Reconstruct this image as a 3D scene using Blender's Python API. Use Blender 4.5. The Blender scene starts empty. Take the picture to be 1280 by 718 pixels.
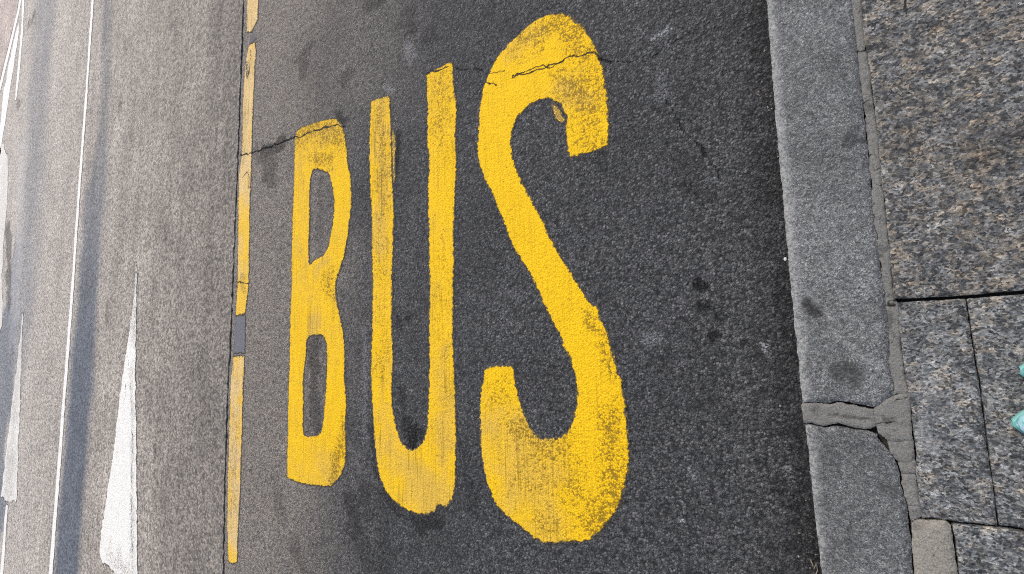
import bpy, bmesh, math, random
import numpy as np
from mathutils import Matrix, Vector

# ------------------------------------------------------------------ camera, sky, sun, exposure
sc = bpy.context.scene
H = 1.5                                   # height of the phone above the road
F_PX, IW, IH = 600.0, 1280.0, 718.0
RM = np.array([[0.8245279716, -0.0273666368, -0.5651589964],
               [0.0850368230, 0.9934784663, 0.0759457490],
               [0.5593946395, -0.1106869652, 0.8214779565]])
u, _, vt = np.linalg.svd(RM)
RM = u @ vt
cam_data = bpy.data.cameras.new('camera')
cam = bpy.data.objects.new('camera', cam_data)
sc.collection.objects.link(cam)
cam_data.sensor_width = 36.0
cam_data.lens = 36.0 * F_PX / IW
cam_data.clip_start, cam_data.clip_end = 0.02, 3000
cam.matrix_world = Matrix.Translation((0, 0, H)) @ Matrix(RM.T.tolist()).to_4x4()
sc.camera = cam
sc.render.resolution_x, sc.render.resolution_y = 1024, 574

SUN_EL, SUN_AZ = math.radians(52), math.radians(122)     # azimuth counter-clockwise from +X
world = bpy.data.worlds.new('World'); sc.world = world
world.use_nodes = True
wn = world.node_tree
sky = wn.nodes.new('ShaderNodeTexSky'); sky.sky_type = 'NISHITA'; sky.sun_disc = False
sky.sun_elevation = SUN_EL; sky.sun_rotation = math.radians(90) - SUN_AZ
sky.dust_density = 4.0; sky.air_density = 1.0; sky.ozone_density = 1.0
wn.links.new(sky.outputs[0], wn.nodes['Background'].inputs[0])
wn.nodes['Background'].inputs[1].default_value = 0.12
sl = bpy.data.lights.new('sun', 'SUN'); sl.energy = 1.5; sl.angle = math.radians(11); sl.color = (1.0, 0.95, 0.87)
so = bpy.data.objects.new('sun', sl); sc.collection.objects.link(so)
sd = Vector((math.cos(SUN_EL) * math.cos(SUN_AZ), math.cos(SUN_EL) * math.sin(SUN_AZ), math.sin(SUN_EL)))
so.rotation_euler = (-sd).to_track_quat('-Z', 'Y').to_euler(); so.location = (0, 0, 30)
sc.view_settings.view_transform = 'Standard'; sc.view_settings.look = 'None'
sc.view_settings.gamma = 1.0; sc.view_settings.use_curve_mapping = False
sc.view_settings.exposure = 0.6
sc.cycles.use_denoising = False
sc.cycles.max_bounces = 5
sc.cycles.filter_width = 1.1

# ------------------------------------------------------------------ helpers
def at(px, py, z=0.0):
    """point of the horizontal plane z that the lens saw at a pixel of the photograph"""
    d = RM.T @ np.array([px - IW / 2, -(py - IH / 2), -F_PX])
    t = (z - H) / d[2]
    return np.array([d[0] * t, d[1] * t])

def ats(pts, z=0.0): return np.array([at(x, y, z) for x, y in pts])

def _h(ix, iy, seed):
    n = (ix.astype(np.int64) * 374761393 + iy.astype(np.int64) * 668265263 + seed * 1274126177) & 0xffffffff
    n = ((n ^ (n >> 13)) * 1274126177) & 0xffffffff
    return ((n ^ (n >> 16)) & 0xffff) / 65535.0

def vnoise(x, y, seed=0):
    ix, iy = np.floor(x), np.floor(y); fx, fy = x - ix, y - iy
    fx = fx * fx * (3 - 2 * fx); fy = fy * fy * (3 - 2 * fy)
    a, b, c, d = _h(ix, iy, seed), _h(ix + 1, iy, seed), _h(ix, iy + 1, seed), _h(ix + 1, iy + 1, seed)
    return (a * (1 - fx) + b * fx) * (1 - fy) + (c * (1 - fx) + d * fx) * fy - 0.5

def fbm(x, y, s, seed=0, o=3):
    r = 0; a = 1.0
    for k in range(o):
        r = r + a * vnoise(x * s, y * s, seed + k * 17); a *= 0.55; s *= 2.1
    return r

def seg_dist(P, poly, closed=True):
    """unsigned distance of points to a polyline"""
    A = poly; B = np.roll(poly, -1, 0)
    if not closed: A, B = A[:-1], B[:-1]
    d2 = np.full(len(P), 1e9)
    for a, b in zip(A, B):
        ab = b - a; L = max(ab @ ab, 1e-12)
        t = np.clip(((P - a) @ ab) / L, 0, 1)
        q = P - (a + t[:, None] * ab)
        d2 = np.minimum(d2, (q * q).sum(1))
    return np.sqrt(d2)

def inside(P, poly):
    r = np.zeros(len(P), bool); n = len(poly)
    for i in range(n):
        (x1, y1), (x2, y2) = poly[i], poly[(i + 1) % n]
        if y1 == y2: continue
        c = (y1 > P[:, 1]) != (y2 > P[:, 1])
        r ^= c & (P[:, 0] < (x2 - x1) * (P[:, 1] - y1) / (y2 - y1) + x1)
    return r

def chaikin(p, n=1):
    for _ in range(n):
        q = np.roll(p, -1, 0)
        p = np.stack([0.8 * p + 0.2 * q, 0.2 * p + 0.8 * q], 1).reshape(-1, 2)
    return p

def sst(a, b, x):
    t = np.clip((x - a) / (b - a), 0, 1); return t * t * (3 - 2 * t)

def make_mesh(name, V, Q, attrs=None, smooth=True, mat=None, flat_from=None):
    me = bpy.data.meshes.new(name)
    V = np.asarray(V, np.float32); Q = np.asarray(Q, np.int32)
    me.vertices.add(len(V)); me.vertices.foreach_set('co', V.ravel())
    me.loops.add(Q.size); me.loops.foreach_set('vertex_index', Q.ravel())
    me.polygons.add(len(Q)); me.polygons.foreach_set('loop_start', np.arange(0, Q.size, 4, dtype=np.int32))
    sm = np.full(len(Q), smooth)
    if flat_from is not None: sm[flat_from:] = False
    me.polygons.foreach_set('use_smooth', sm)
    me.update(calc_edges=True)
    for k, v in (attrs or {}).items():
        a = me.attributes.new(k, 'FLOAT', 'POINT'); a.data.foreach_set('value', np.asarray(v, np.float32))
    if mat: me.materials.append(mat)
    me.validate()
    return me

def link(name, me, loc=(0, 0, 0), parent=None):
    o = bpy.data.objects.new(name, me); sc.collection.objects.link(o); o.location = loc
    if parent: o.parent = parent
    return o

def tag(o, label=None, cat=None, group=None, kind=None):
    if label: o['label'] = label
    if cat: o['category'] = cat
    if group: o['group'] = group
    if kind: o['kind'] = kind
    return o

def sheet(name, outer, z, cell, mat, holes=(), rag=0.0, rag_s=60, prof=None, skirt=0.0, attrs=None, bump=None, seed=1, parent=None, grow=0.0):
    """a slab or a film of paint cut to an outline: fine grid, ragged rim, rounded edge, real thickness"""
    lo, hi = outer.min(0) - cell * 2 - rag, outer.max(0) + cell * 2 + rag
    nx, ny = int((hi[0] - lo[0]) / cell) + 2, int((hi[1] - lo[1]) / cell) + 2
    X, Y = np.meshgrid(lo[0] + np.arange(nx) * cell, lo[1] + np.arange(ny) * cell)
    P = np.c_[X.ravel(), Y.ravel()]
    s = seg_dist(P, outer); s[~inside(P, outer)] *= -1
    for h in holes:
        d = seg_dist(P, h); d[inside(P, h)] *= -1
        s = np.minimum(s, d)
    s = s + grow
    if rag: s = s + rag * 2 * fbm(P[:, 0], P[:, 1], rag_s, seed, 4)
    S = s.reshape(ny, nx)
    gy, gx = np.gradient(S, cell)
    g = np.c_[gx.ravel(), gy.ravel()]; gl = np.maximum(np.hypot(g[:, 0], g[:, 1]), 0.3)
    out = s <= 0
    P2 = P.copy()
    mv = np.clip(-s[out] / gl[out], 0, cell * 0.95)
    P2[out] += (g[out] / gl[out][:, None]) * mv[:, None]
    idx = np.arange(nx * ny).reshape(ny, nx)
    Q = np.stack([idx[:-1, :-1], idx[:-1, 1:], idx[1:, 1:], idx[1:, :-1]], -1).reshape(-1, 4)
    Q = Q[(~out[Q]).any(1)]
    used = np.unique(Q); remap = np.full(nx * ny, -1); remap[used] = np.arange(len(used))
    Q = remap[Q]; P2 = P2[used]; si = np.maximum(s[used], 0)
    zz = np.full(len(used), float(z))
    if prof: zz = zz + prof(si)
    if bump: zz = zz + bump(P2)
    A = attrs(P2, si) if attrs else {}
    A['rim'] = si
    V = np.c_[P2, zz]; nf = len(Q)
    if skirt:
        E = np.concatenate([Q[:, [0, 1]], Q[:, [1, 2]], Q[:, [2, 3]], Q[:, [3, 0]]])
        key = np.sort(E, 1); key = key[:, 0].astype(np.int64) * (len(V) + 1) + key[:, 1]
        _, inv, cnt = np.unique(key, return_inverse=True, return_counts=True)
        B = E[cnt[inv] == 1]
        bu = np.unique(B); rm = {int(b): i for i, b in enumerate(bu)}
        n0 = len(V); top = V[bu]; bot = top.copy(); bot[:, 2] = z - skirt
        V = np.concatenate([V, top, bot])
        Bi = np.array([[rm[int(a)], rm[int(b)]] for a, b in B])
        Q = np.concatenate([Q, np.stack([n0 + Bi[:, 0], n0 + len(bu) + Bi[:, 0], n0 + len(bu) + Bi[:, 1], n0 + Bi[:, 1]], 1)])
        A = {k: np.concatenate([v, v[bu], v[bu]]) for k, v in A.items()}
    c = np.array([outer[:, 0].mean(), outer[:, 1].mean(), 0.0])
    me = make_mesh(name, V - c, Q, A, True, mat, nf)
    return link(name, me, c, parent)

# ------------------------------------------------------------------ node helpers
class T:
    def __init__(s, name):
        s.m = bpy.data.materials.new(name); s.m.use_nodes = True
        s.t = s.m.node_tree; s.b = s.t.nodes['Principled BSDF']
        s.pos = s.t.nodes.new('ShaderNodeNewGeometry').outputs['Position']
    def put(s, sock, v):
        if hasattr(v, 'is_linked') or isinstance(v, bpy.types.NodeSocket): s.t.links.new(v, sock)
        else:
            if isinstance(v, (tuple, list)) and len(v) == 3 and sock.type == 'RGBA': v = tuple(v) + (1,)
            sock.default_value = v
    def math(s, op, a, b=0.0, clamp=False):
        n = s.t.nodes.new('ShaderNodeMath'); n.operation = op; n.use_clamp = clamp
        s.put(n.inputs[0], a); s.put(n.inputs[1], b); return n.outputs[0]
    def mix(s, f, a, b, mode='MIX'):
        n = s.t.nodes.new('ShaderNodeMix'); n.data_type = 'RGBA'; n.blend_type = mode
        s.put(n.inputs[0], f); s.put(n.inputs[6], a); s.put(n.inputs[7], b); return n.outputs[2]
    def rng(s, v, a, b, c=0.0, d=1.0, smooth=True):
        n = s.t.nodes.new('ShaderNodeMapRange'); n.interpolation_type = 'SMOOTHSTEP' if smooth else 'LINEAR'
        for i, q in enumerate((v, a, b, c, d)): s.put(n.inputs[i], q)
        return n.outputs[0]
    def vec(s, sx, sy, sz=1.0):
        n = s.t.nodes.new('ShaderNodeVectorMath'); n.operation = 'MULTIPLY'
        s.t.links.new(s.pos, n.inputs[0]); n.inputs[1].default_value = (sx, sy, sz); return n.outputs[0]
    def noise(s, sc_, det=3, rough=0.55, v=None, dist=0.0):
        n = s.t.nodes.new('ShaderNodeTexNoise'); n.inputs['Scale'].default_value = sc_; n.inputs['Detail'].default_value = det
        n.inputs['Roughness'].default_value = rough; n.inputs['Distortion'].default_value = dist
        s.t.links.new(v or s.pos, n.inputs['Vector']); return n.outputs['Fac']
    def vor(s, sc_, v=None, feat='F1', rnd=1.0):
        n = s.t.nodes.new('ShaderNodeTexVoronoi'); n.feature = feat; n.inputs['Scale'].default_value = sc_
        n.inputs['Randomness'].default_value = rnd
        s.t.links.new(v or s.pos, n.inputs['Vector']); return n.outputs
    def warp(s, sc_, amt):
        n = s.t.nodes.new('ShaderNodeTexNoise'); n.inputs['Scale'].default_value = sc_; s.t.links.new(s.pos, n.inputs['Vector'])
        a = s.t.nodes.new('ShaderNodeVectorMath'); a.operation = 'MULTIPLY_ADD'
        s.t.links.new(n.outputs['Color'], a.inputs[0]); a.inputs[1].default_value = (amt, amt, amt); s.t.links.new(s.pos, a.inputs[2])
        return a.outputs[0]
    def ramp(s, f, stops, interp='LINEAR'):
        n = s.t.nodes.new('ShaderNodeValToRGB'); r = n.color_ramp; r.interpolation = interp
        while len(r.elements) < len(stops): r.elements.new(0.5)
        for e, (p, c) in zip(r.elements, stops):
            e.position = p; e.color = tuple(c) + (1,) if not isinstance(c, (int, float)) else (c, c, c, 1)
        s.put(n.inputs[0], f); return n.outputs[0]
    def sep(s, c):
        n = s.t.nodes.new('ShaderNodeSeparateColor'); s.put(n.inputs[0], c); return n.outputs
    def attr(s, name):
        n = s.t.nodes.new('ShaderNodeAttribute'); n.attribute_name = name; return n.outputs['Fac']
    def obj_random(s):
        return s.t.nodes.new('ShaderNodeObjectInfo').outputs['Random']
    def bump(s, h, strength, dist):
        n = s.t.nodes.new('ShaderNodeBump'); n.inputs['Strength'].default_value = strength; n.inputs['Distance'].default_value = dist
        s.put(n.inputs['Height'], h); s.t.links.new(n.outputs[0], s.b.inputs['Normal'])
    def done(s, col, rough=0.85, spec=0.3):
        s.put(s.b.inputs['Base Color'], col); s.put(s.b.inputs['Roughness'], rough); s.put(s.b.inputs['Specular IOR Level'], spec)
        return s.m

def aggregate(t, k=1.0):
    """height field and per-stone random of rolled asphalt: 4-9 mm chippings bedded in binder"""
    w = t.warp(90, 0.006)
    v = t.vor(92 * k, w); v2 = t.vor(215 * k, w)
    h1 = t.math('SUBTRACT', 1.0, v['Distance']); h2 = t.math('SUBTRACT', 1.0, v2['Distance'])
    r = t.sep(v['Color'])[0]
    hh = t.math('MULTIPLY', h1, t.math('MULTIPLY_ADD', r, 0.9))
    # (stone height varies from stone to stone)
    n = t.t.nodes.new('ShaderNodeMath'); n.operation = 'MULTIPLY_ADD'; t.put(n.inputs[0], h2); n.inputs[1].default_value = 0.45
    t.put(n.inputs[2], t.math('MULTIPLY', h1, t.math('ADD', r, 0.25)))
    H_ = t.math('ADD', n.outputs[0], t.math('MULTIPLY', t.noise(38 * k, 4, 0.6), 1.3))
    return H_, r, v2

def asphalt(name, dark, mid, light, bump_s=0.8, dust_lighten_col=(0.155, 0.138, 0.12), k=1.0, streak=0.05):
    t = T(name)
    H_, r, v2 = aggregate(t, k)
    stone = t.ramp(r, [(0.0, dark), (0.55, mid), (0.86, [c * 1.35 for c in mid]), (0.97, light), (1.0, light)])
    r2 = t.sep(v2['Color'])[1]
    stone = t.mix(0.45, stone, t.ramp(r2, [(0.0, dark), (0.7, mid), (0.93, light), (1.0, light)]))
    col = t.mix(t.rng(H_, 0.75, 1.5), [c * 0.4 for c in dark], stone)
    big = t.math('ADD', t.math('MULTIPLY', t.noise(2.2, 4, 0.6), 0.6), t.math('MULTIPLY', t.noise(14, 4, 0.6), 0.4))
    col = t.mix(1.0, col, t.ramp(big, [(0.3, 0.68), (0.5, 1.0), (0.7, 1.32)]), 'MULTIPLY')
    sk = t.noise(1.0, 3, 0.6, t.vec(9, 0.35))
    col = t.mix(1.0, col, t.ramp(sk, [(0.3, 1 - streak), (0.7, 1 + streak)]), 'MULTIPLY')
    dust_lighten = t.math('MULTIPLY', t.attr('dust_lighten'), t.rng(t.noise(25, 4), 0.2, 0.75, 0.55, 1.0))
    col = t.mix(dust_lighten, col, t.mix(1.0, dust_lighten_col, t.ramp(t.math('MULTIPLY', H_, 0.5), [(0.34, 0.22), (0.56, 1.0), (0.78, 1.9)]), 'MULTIPLY'))
    st = t.math('MULTIPLY', t.attr('stain'), t.rng(t.noise(120, 5, 0.7), 0.34, 0.62, 0.45, 1.0))
    col = t.mix(st, col, (0.012, 0.012, 0.013))
    bluish = t.attr('bluish')
    col = t.mix(bluish, col, t.mix(1.0, col, (0.27, 0.35, 0.50), 'MULTIPLY'))  # darkens the asphalt and turns it bluer
    pale = t.math('MULTIPLY', t.attr('pale'), t.rng(t.noise(160, 2), 0.42, 0.62))
    col = t.mix(pale, col, (0.44, 0.45, 0.48))
    ck = t.math('SUBTRACT', t.attr('crack'), t.math('MULTIPLY', t.noise(120, 3), 0.008))
    ck = t.rng(ck, 0.0, -0.0035)
    col = t.mix(ck, col, (0.006, 0.006, 0.006))
    hh = t.math('SUBTRACT', H_, t.math('MULTIPLY', ck, 1.6))
    t.bump(hh, bump_s, 0.009 / k)
    return t.done(col, t.rng(r, 0, 1, 0.72, 0.95), t.math('MULTIPLY', t.math('SUBTRACT', 1.0, st), 0.4))

M_BAY = asphalt('bay_asphalt', (0.028, 0.029, 0.031), (0.077, 0.0785, 0.080), (0.20, 0.195, 0.193), 1.05, (0.27, 0.235, 0.197), k=1.4)
M_LANE = asphalt('lane_asphalt', (0.28, 0.25, 0.216), (0.37, 0.332, 0.288), (0.44, 0.40, 0.35), 0.5, (0.48, 0.45, 0.405), k=0.7, streak=0.16)

def paint(name, base, faded, grime, wear_bias=0.02, streak=0.85, rough=0.7):
    t = T(name)
    H_, r, v2 = aggregate(t, 1.5)
    wear = t.attr('wear')
    # slow fading of the film
    fade = t.math('ADD', t.math('MULTIPLY', t.attr('fade'), 0.9), t.math('MULTIPLY', t.math('SUBTRACT', t.noise(7, 4, 0.65), 0.5), 0.9))
    col = t.mix(t.rng(fade, 0.05, 0.9), base, faded)
    # drag lines of the spreader
    sk = t.noise(1.0, 4, 0.7, t.vec(170, 3.5))
    sk = t.math('MULTIPLY', t.rng(sk, 0.5, 0.70), t.math('MULTIPLY', t.math('ADD', t.attr('fade'), 0.36), streak))
    col = t.mix(sk, col, grime)
    # tyre dirt left on the texture
    d = t.math('ADD', t.math('MULTIPLY', wear, 0.80), t.math('MULTIPLY', t.math('SUBTRACT', t.noise(13, 6, 0.75), 0.5), 1.0))
    d = t.math('ADD', d, wear_bias)
    pit = t.math('SUBTRACT', t.math('MULTIPLY', d, 1.0), t.math('MULTIPLY', t.math('SUBTRACT', H_, 1.15), 1.15))
    col = t.mix(t.rng(pit, 0.20, 0.78, 0.0, 0.85), col, grime)
    fine = t.noise(260, 3, 0.6)
    col = t.mix(1.0, col, t.ramp(fine, [(0.25, 0.80), (0.5, 1.0), (0.75, 1.10)]), 'MULTIPLY')
    bare = t.math('ADD', t.attr('bare'), t.math('MULTIPLY', t.math('SUBTRACT', t.noise(90, 4, 0.65), 0.5), 1.3))
    rimn = t.math('SUBTRACT', t.attr('rim'), t.math('MULTIPLY', t.noise(110, 4, 0.7), 0.017))
    rimm = t.rng(rimn, 0.0, -0.004)
    b = t.math('MAXIMUM', t.rng(bare, 0.62, 0.8), rimm)
    col = t.mix(b, col, t.mix(r, (0.03, 0.026, 0.022), (0.10, 0.085, 0.06)))
    ck = t.math('SUBTRACT', t.attr('crack'), t.math('MULTIPLY', t.noise(120, 3), 0.006))
    ck = t.rng(ck, 0.0, -0.0025)
    col = t.mix(ck, col, (0.02, 0.015, 0.01))
    hh = t.math('SUBTRACT', H_, t.math('ADD', t.math('MULTIPLY', ck, 1.8), t.math('MULTIPLY', b, 0.5)))
    t.bump(hh, 0.6, 0.005)
    return t.done(col, rough, 0.2)

M_YEL = paint('yellow_paint', (0.74, 0.452, 0.003), (0.60, 0.385, 0.05), (0.17, 0.10, 0.008))
M_YLINE = paint('old_yellow_paint', (0.70, 0.44, 0.04), (0.62, 0.45, 0.20), (0.20, 0.14, 0.05), -0.05)
M_WHITE = paint('white_paint', (0.76, 0.745, 0.70), (0.64, 0.615, 0.565), (0.24, 0.23, 0.21), 0.08, 0.8)
M_WHITE2 = paint('clean_white_paint', (0.76, 0.75, 0.71), (0.68, 0.665, 0.62), (0.3, 0.29, 0.27), -0.05, 0.5)
M_GREY = paint('grey_cover_paint', (0.135, 0.14, 0.158), (0.105, 0.107, 0.12), (0.07, 0.07, 0.072), 0.0, 1.3)

def granite(name, tones, scale, bump_s, spot=(0.012, 0.012, 0.013), contrast=1.0, tint=0.12, blotch=None, stretch=(1, 1, 1)):
    t = T(name)
    w = t.warp(120, 0.006)
    vm = t.t.nodes.new('ShaderNodeVectorMath'); vm.operation = 'MULTIPLY'; t.t.links.new(w, vm.inputs[0]); vm.inputs[1].default_value = stretch; w = vm.outputs[0]
    v = t.vor(scale, w); v2 = t.vor(scale * 2.2, w); v3 = t.vor(scale * 4.0, w)
    c1 = t.ramp(t.sep(v['Color'])[0], tones, 'CONSTANT')
    c2 = t.ramp(t.sep(v2['Color'])[1], tones, 'CONSTANT')
    col = t.mix(0.45, c1, c2)
    mask = t.math('MAXIMUM', t.rng(t.sep(v3['Color'])[2], 0.74, 0.80), t.math('MULTIPLY', t.rng(t.sep(v2['Color'])[2], 0.86, 0.9), 0.8))
    col = t.mix(t.math('MULTIPLY', mask, 0.8 * contrast), col, spot)
    g = t.sep(v3['Color'])[0]
    col = t.mix(1.0, col, t.ramp(g, [(0, 0.6), (0.6, 1.0), (1.0, 1.6)]), 'MULTIPLY')
    if blotch:
        col = t.mix(t.rng(t.noise(9, 4, 0.6), 0.48, 0.68, 0, 0.6), col, t.mix(1.0, col, blotch, 'MULTIPLY'))
    col = t.mix(1.0, col, t.ramp(t.noise(6, 5, 0.65), [(0.3, 0.72), (0.5, 1.0), (0.7, 1.25)]), 'MULTIPLY')
    rnd = t.obj_random()
    col = t.mix(1.0, col, t.mix(rnd, (1 - tint, 1 - tint, 1 - tint), (1 + tint, 1 + tint, 1 + tint)), 'MULTIPLY')
    st = t.math('MULTIPLY', t.attr('stain'), t.rng(t.noise(110, 3), 0.3, 0.62, 0.6, 1.0))
    col = t.mix(st, col, (0.02, 0.02, 0.021))
    pl = t.math('MULTIPLY', t.attr('pale'), t.rng(t.noise(140, 3), 0.35, 0.6, 0.2, 1.0))
    col = t.mix(pl, col, (0.36, 0.365, 0.36))
    ck = t.math('SUBTRACT', t.attr('crack'), t.math('MULTIPLY', t.noise(140, 3), 0.004))
    ck = t.rng(ck, 0.0, -0.002)
    col = t.mix(ck, col, (0.012, 0.012, 0.012))
    h = t.math('ADD', t.math('MULTIPLY', t.noise(150, 4, 0.65), 1.0), t.math('MULTIPLY', g, 0.25))
    h = t.math('ADD', h, t.math('MULTIPLY', t.noise(30, 4), 1.3))
    h = t.math('SUBTRACT', h, ck)
    t.bump(h, bump_s, 0.006)
    return t.done(col, 0.8, 0.35)

M_KERB = granite('kerb_granite', [(0, (0.088, 0.091, 0.091)), (0.2, (0.142, 0.146, 0.146)), (0.5, (0.180, 0.185, 0.184)), (0.8, (0.255, 0.26, 0.258))], 140, 0.9, (0.03, 0.032, 0.035), 0.8, 0.03)
M_SLAB = granite('paving_granite', [(0, (0.055, 0.058, 0.060)), (0.2, (0.115, 0.120, 0.122)), (0.40, (0.155, 0.157, 0.153)), (0.58, (0.182, 0.164, 0.138)), (0.76, (0.23, 0.231, 0.224)), (0.88, (0.275, 0.232, 0.177))], 60, 0.9, (0.022, 0.023, 0.025), 1.05, 0.06, (1.10, 1.0, 0.88), (0.82, 1.12, 1))
M_SLAB2 = granite('blue_grey_granite', [(0, (0.06, 0.065, 0.068)), (0.2, (0.125, 0.132, 0.136)), (0.40, (0.175, 0.182, 0.183)), (0.62, (0.195, 0.187, 0.170)), (0.76, (0.245, 0.252, 0.252)), (0.92, (0.275, 0.243, 0.200))], 66, 0.9, (0.022, 0.023, 0.025), 1.05, 0.06, (1.03, 1.0, 0.95), (0.82, 1.12, 1))

def mortar(name, a, b):
    t = T(name)
    col = t.mix(t.noise(30, 5, 0.65), a, b)
    col = t.mix(1.0, col, t.ramp(t.noise(280, 3, 0.7), [(0.25, 0.5), (0.5, 1.0), (0.75, 1.4)]), 'MULTIPLY')
    col = t.mix(t.rng(t.noise(55, 5, 0.7), 0.56, 0.70, 0, 0.75), col, [c * 0.35 for c in a])
    st = t.math('MULTIPLY', t.attr('stain'), t.rng(t.noise(110, 3), 0.3, 0.62, 0.6, 1.0))
    col = t.mix(st, col, (0.03, 0.03, 0.03))
    ck = t.rng(t.math('SUBTRACT', t.attr('crack'), t.math('MULTIPLY', t.noise(140, 3), 0.004)), 0.0, -0.002)
    col = t.mix(ck, col, (0.015, 0.015, 0.014))
    t.bump(t.math('SUBTRACT', t.math('ADD', t.math('MULTIPLY', t.noise(170, 4, 0.75), 1.6), t.math('MULTIPLY', t.noise(40, 4), 2.0)), ck), 0.6, 0.005)
    return t.done(col, 0.9, 0.2)
M_MORTAR = mortar('mortar', (0.135, 0.134, 0.126), (0.20, 0.196, 0.182))
M_BLOCK = mortar('sandy_block', (0.205, 0.194, 0.168), (0.265, 0.25, 0.215))
M_BASE = mortar('joint_dirt', (0.022, 0.0215, 0.02), (0.05, 0.048, 0.043))
M_GROUND = mortar('ground_dust', (0.035, 0.034, 0.033), (0.06, 0.058, 0.055))
M_PINK = asphalt('median_asphalt', (0.40, 0.335, 0.295), (0.53, 0.45, 0.40), (0.60, 0.52, 0.47), 0.3, k=0.7)

def plain(name, col, rough=0.5, spec=0.5, metal=0.0, coat=0.0, vary=0.1):
    t = T(name)
    c = t.mix(1.0, col, t.ramp(t.noise(35, 3), [(0.3, 1 - vary), (0.7, 1 + vary)]), 'MULTIPLY')
    t.b.inputs['Metallic'].default_value = metal; t.b.inputs['Coat Weight'].default_value = coat
    return t.done(c, rough, spec)

# ------------------------------------------------------------------ the setting: ground and road surfaces
def plane(name, x0, x1, y0, y1, z, mat, kind='structure'):
    me = make_mesh(name, [(x0, y0, z), (x1, y0, z), (x1, y1, z), (x0, y1, z)], [(0, 1, 2, 3)], {'crack': [1] * 4}, False, mat)
    return tag(link(name, me), kind=kind)

def spots(P, lst, z=0.0, seed=3, soft=False):
    """soft irregular marks: (polyline in photo pixels, half width in metres, strength)"""
    r = np.zeros(len(P))
    for i, (pl, w, k) in enumerate(lst):
        c = ats(pl, z)
        lo, hi = c.min(0) - w * 2.6, c.max(0) + w * 2.6
        m = ((P > lo) & (P < hi)).all(1)
        if not m.any(): continue
        q = P[m]
        d = seg_dist(q, c, False) if len(c) > 1 else np.hypot(*(q - c[0]).T)
        d = d + w * 1.1 * fbm(q[:, 0], q[:, 1], 0.9 / w, seed + i, 4)
        r[m] = np.maximum(r[m], k * (sst(w * 1.9, -w * 0.2, d) if soft else sst(w * 1.2, w * 0.5, d)))
    return r

def cracks(P, lst, z=0.0, seed=11):
    """distance to crack lines less their half width"""
    r = np.full(len(P), 0.06)
    for i, (pl, w) in enumerate(lst):
        c = ats(pl, z)
        m = ((P > c.min(0) - 0.07) & (P < c.max(0) + 0.07)).all(1)
        if not m.any(): continue
        q = P[m].copy()
        q = q + np.c_[fbm(q[:, 0], q[:, 1], 28, seed + i), fbm(q[:, 0], q[:, 1], 28, seed + 50 + i)] * 0.016
        r[m] = np.minimum(r[m], seg_dist(q, c, False) - w * 0.85 + 0.0008 + 0.002 * fbm(q[:, 0], q[:, 1], 9, seed + 5))
    return r

CRACKS = [([(161, 450), (165, 500), (166, 560), (164.5, 620), (166, 690)], 0.0035), ([(158, 480), (157, 500)], 0.004),
          ([(300, 194), (318, 191), (352, 178), (372, 172), (398, 163), (420, 156), (432, 158)], 0.004),
          ([(533, 94), (545, 89), (562, 82)], 0.003), ([(570, 86), (590, 87), (608, 91), (630, 89)], 0.0015),
          ([(640, 96), (668, 87), (690, 82), (715, 72), (740, 67), (752, 77), (764, 77)], 0.0020), ([(764, 77), (790, 78), (830, 60), (865, 40), (905, 20)], 0.0001),
          ([(608, 102), (620, 109)], 0.003), ([(832, 128), (850, 158), (880, 190), (905, 225)], 0.0002),
          ([(296, 352), (310, 357)], 0.003), ([(304, 222), (308, 214), (312, 222), (312, 236)], 0.003),
          ([(314, 62), (313, 82), (309, 98)], 0.003), ([(705, 77), (668, 88), (640, 97)], 0.003)]

STAINS = [([(326, 190), (350, 180)], 0.05, 0.75), ([(322, 196), (340, 200)], 0.07, 0.5), ([(332, 215), (338, 230)], 0.06, 0.5),
          ([(375, 75), (385, 60)], 0.05, 0.4), ([(378, 85), (380, 95)], 0.05, 0.5), ([(430, 95), (436, 88)], 0.05, 0.4), ([(462, 5), (475, 2)], 0.06, 0.5),
          ([(510, 25), (512, 22)], 0.06, 0.4), ([(537, 42)], 0.06, 0.4), ([(423, 145), (428, 150)], 0.035, 0.7),
          ([(515, 548)], 0.05, 0.95), ([(508, 535), (522, 540)], 0.05, 0.75), ([(500, 490), (505, 515)], 0.03, 0.5), ([(497, 170), (494, 215)], 0.02, 0.8),
          ([(510, 398)], 0.02, 0.7), ([(496, 395), (498, 410)], 0.02, 0.6), ([(475, 330), (478, 560)], 0.03, 0.35),
          ([(440, 625), (446, 660)], 0.06, 0.55), ([(455, 605), (460, 640)], 0.05, 0.45), ([(525, 655), (545, 652)], 0.05, 0.65), ([(480, 620), (500, 640)], 0.04, 0.6),
          ([(465, 540), (470, 590)], 0.03, 0.6), ([(370, 690), (380, 712)], 0.07, 0.4), ([(455, 690), (470, 715)], 0.06, 0.35), ([(580, 560), (592, 640)], 0.03, 0.35),
          ([(876, 355)], 0.026, 1.0), ([(878, 383)], 0.022, 0.8), ([(897, 394)], 0.025, 1.0), ([(894, 417)], 0.024, 0.95), ([(858, 230), (862, 240)], 0.02, 0.5),
          ([(700, 330), (706, 338)], 0.015, 0.4), ([(392, 432), (394, 535)], 0.05, 0.55), ([(400, 225), (398, 300)], 0.03, 0.25),
          ([(850, 196), (880, 240)], 0.03, 0.25), ([(748, 200), (752, 197)], 0.02, 0.4), ([(345, 620), (350, 640)], 0.05, 0.3)]
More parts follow.
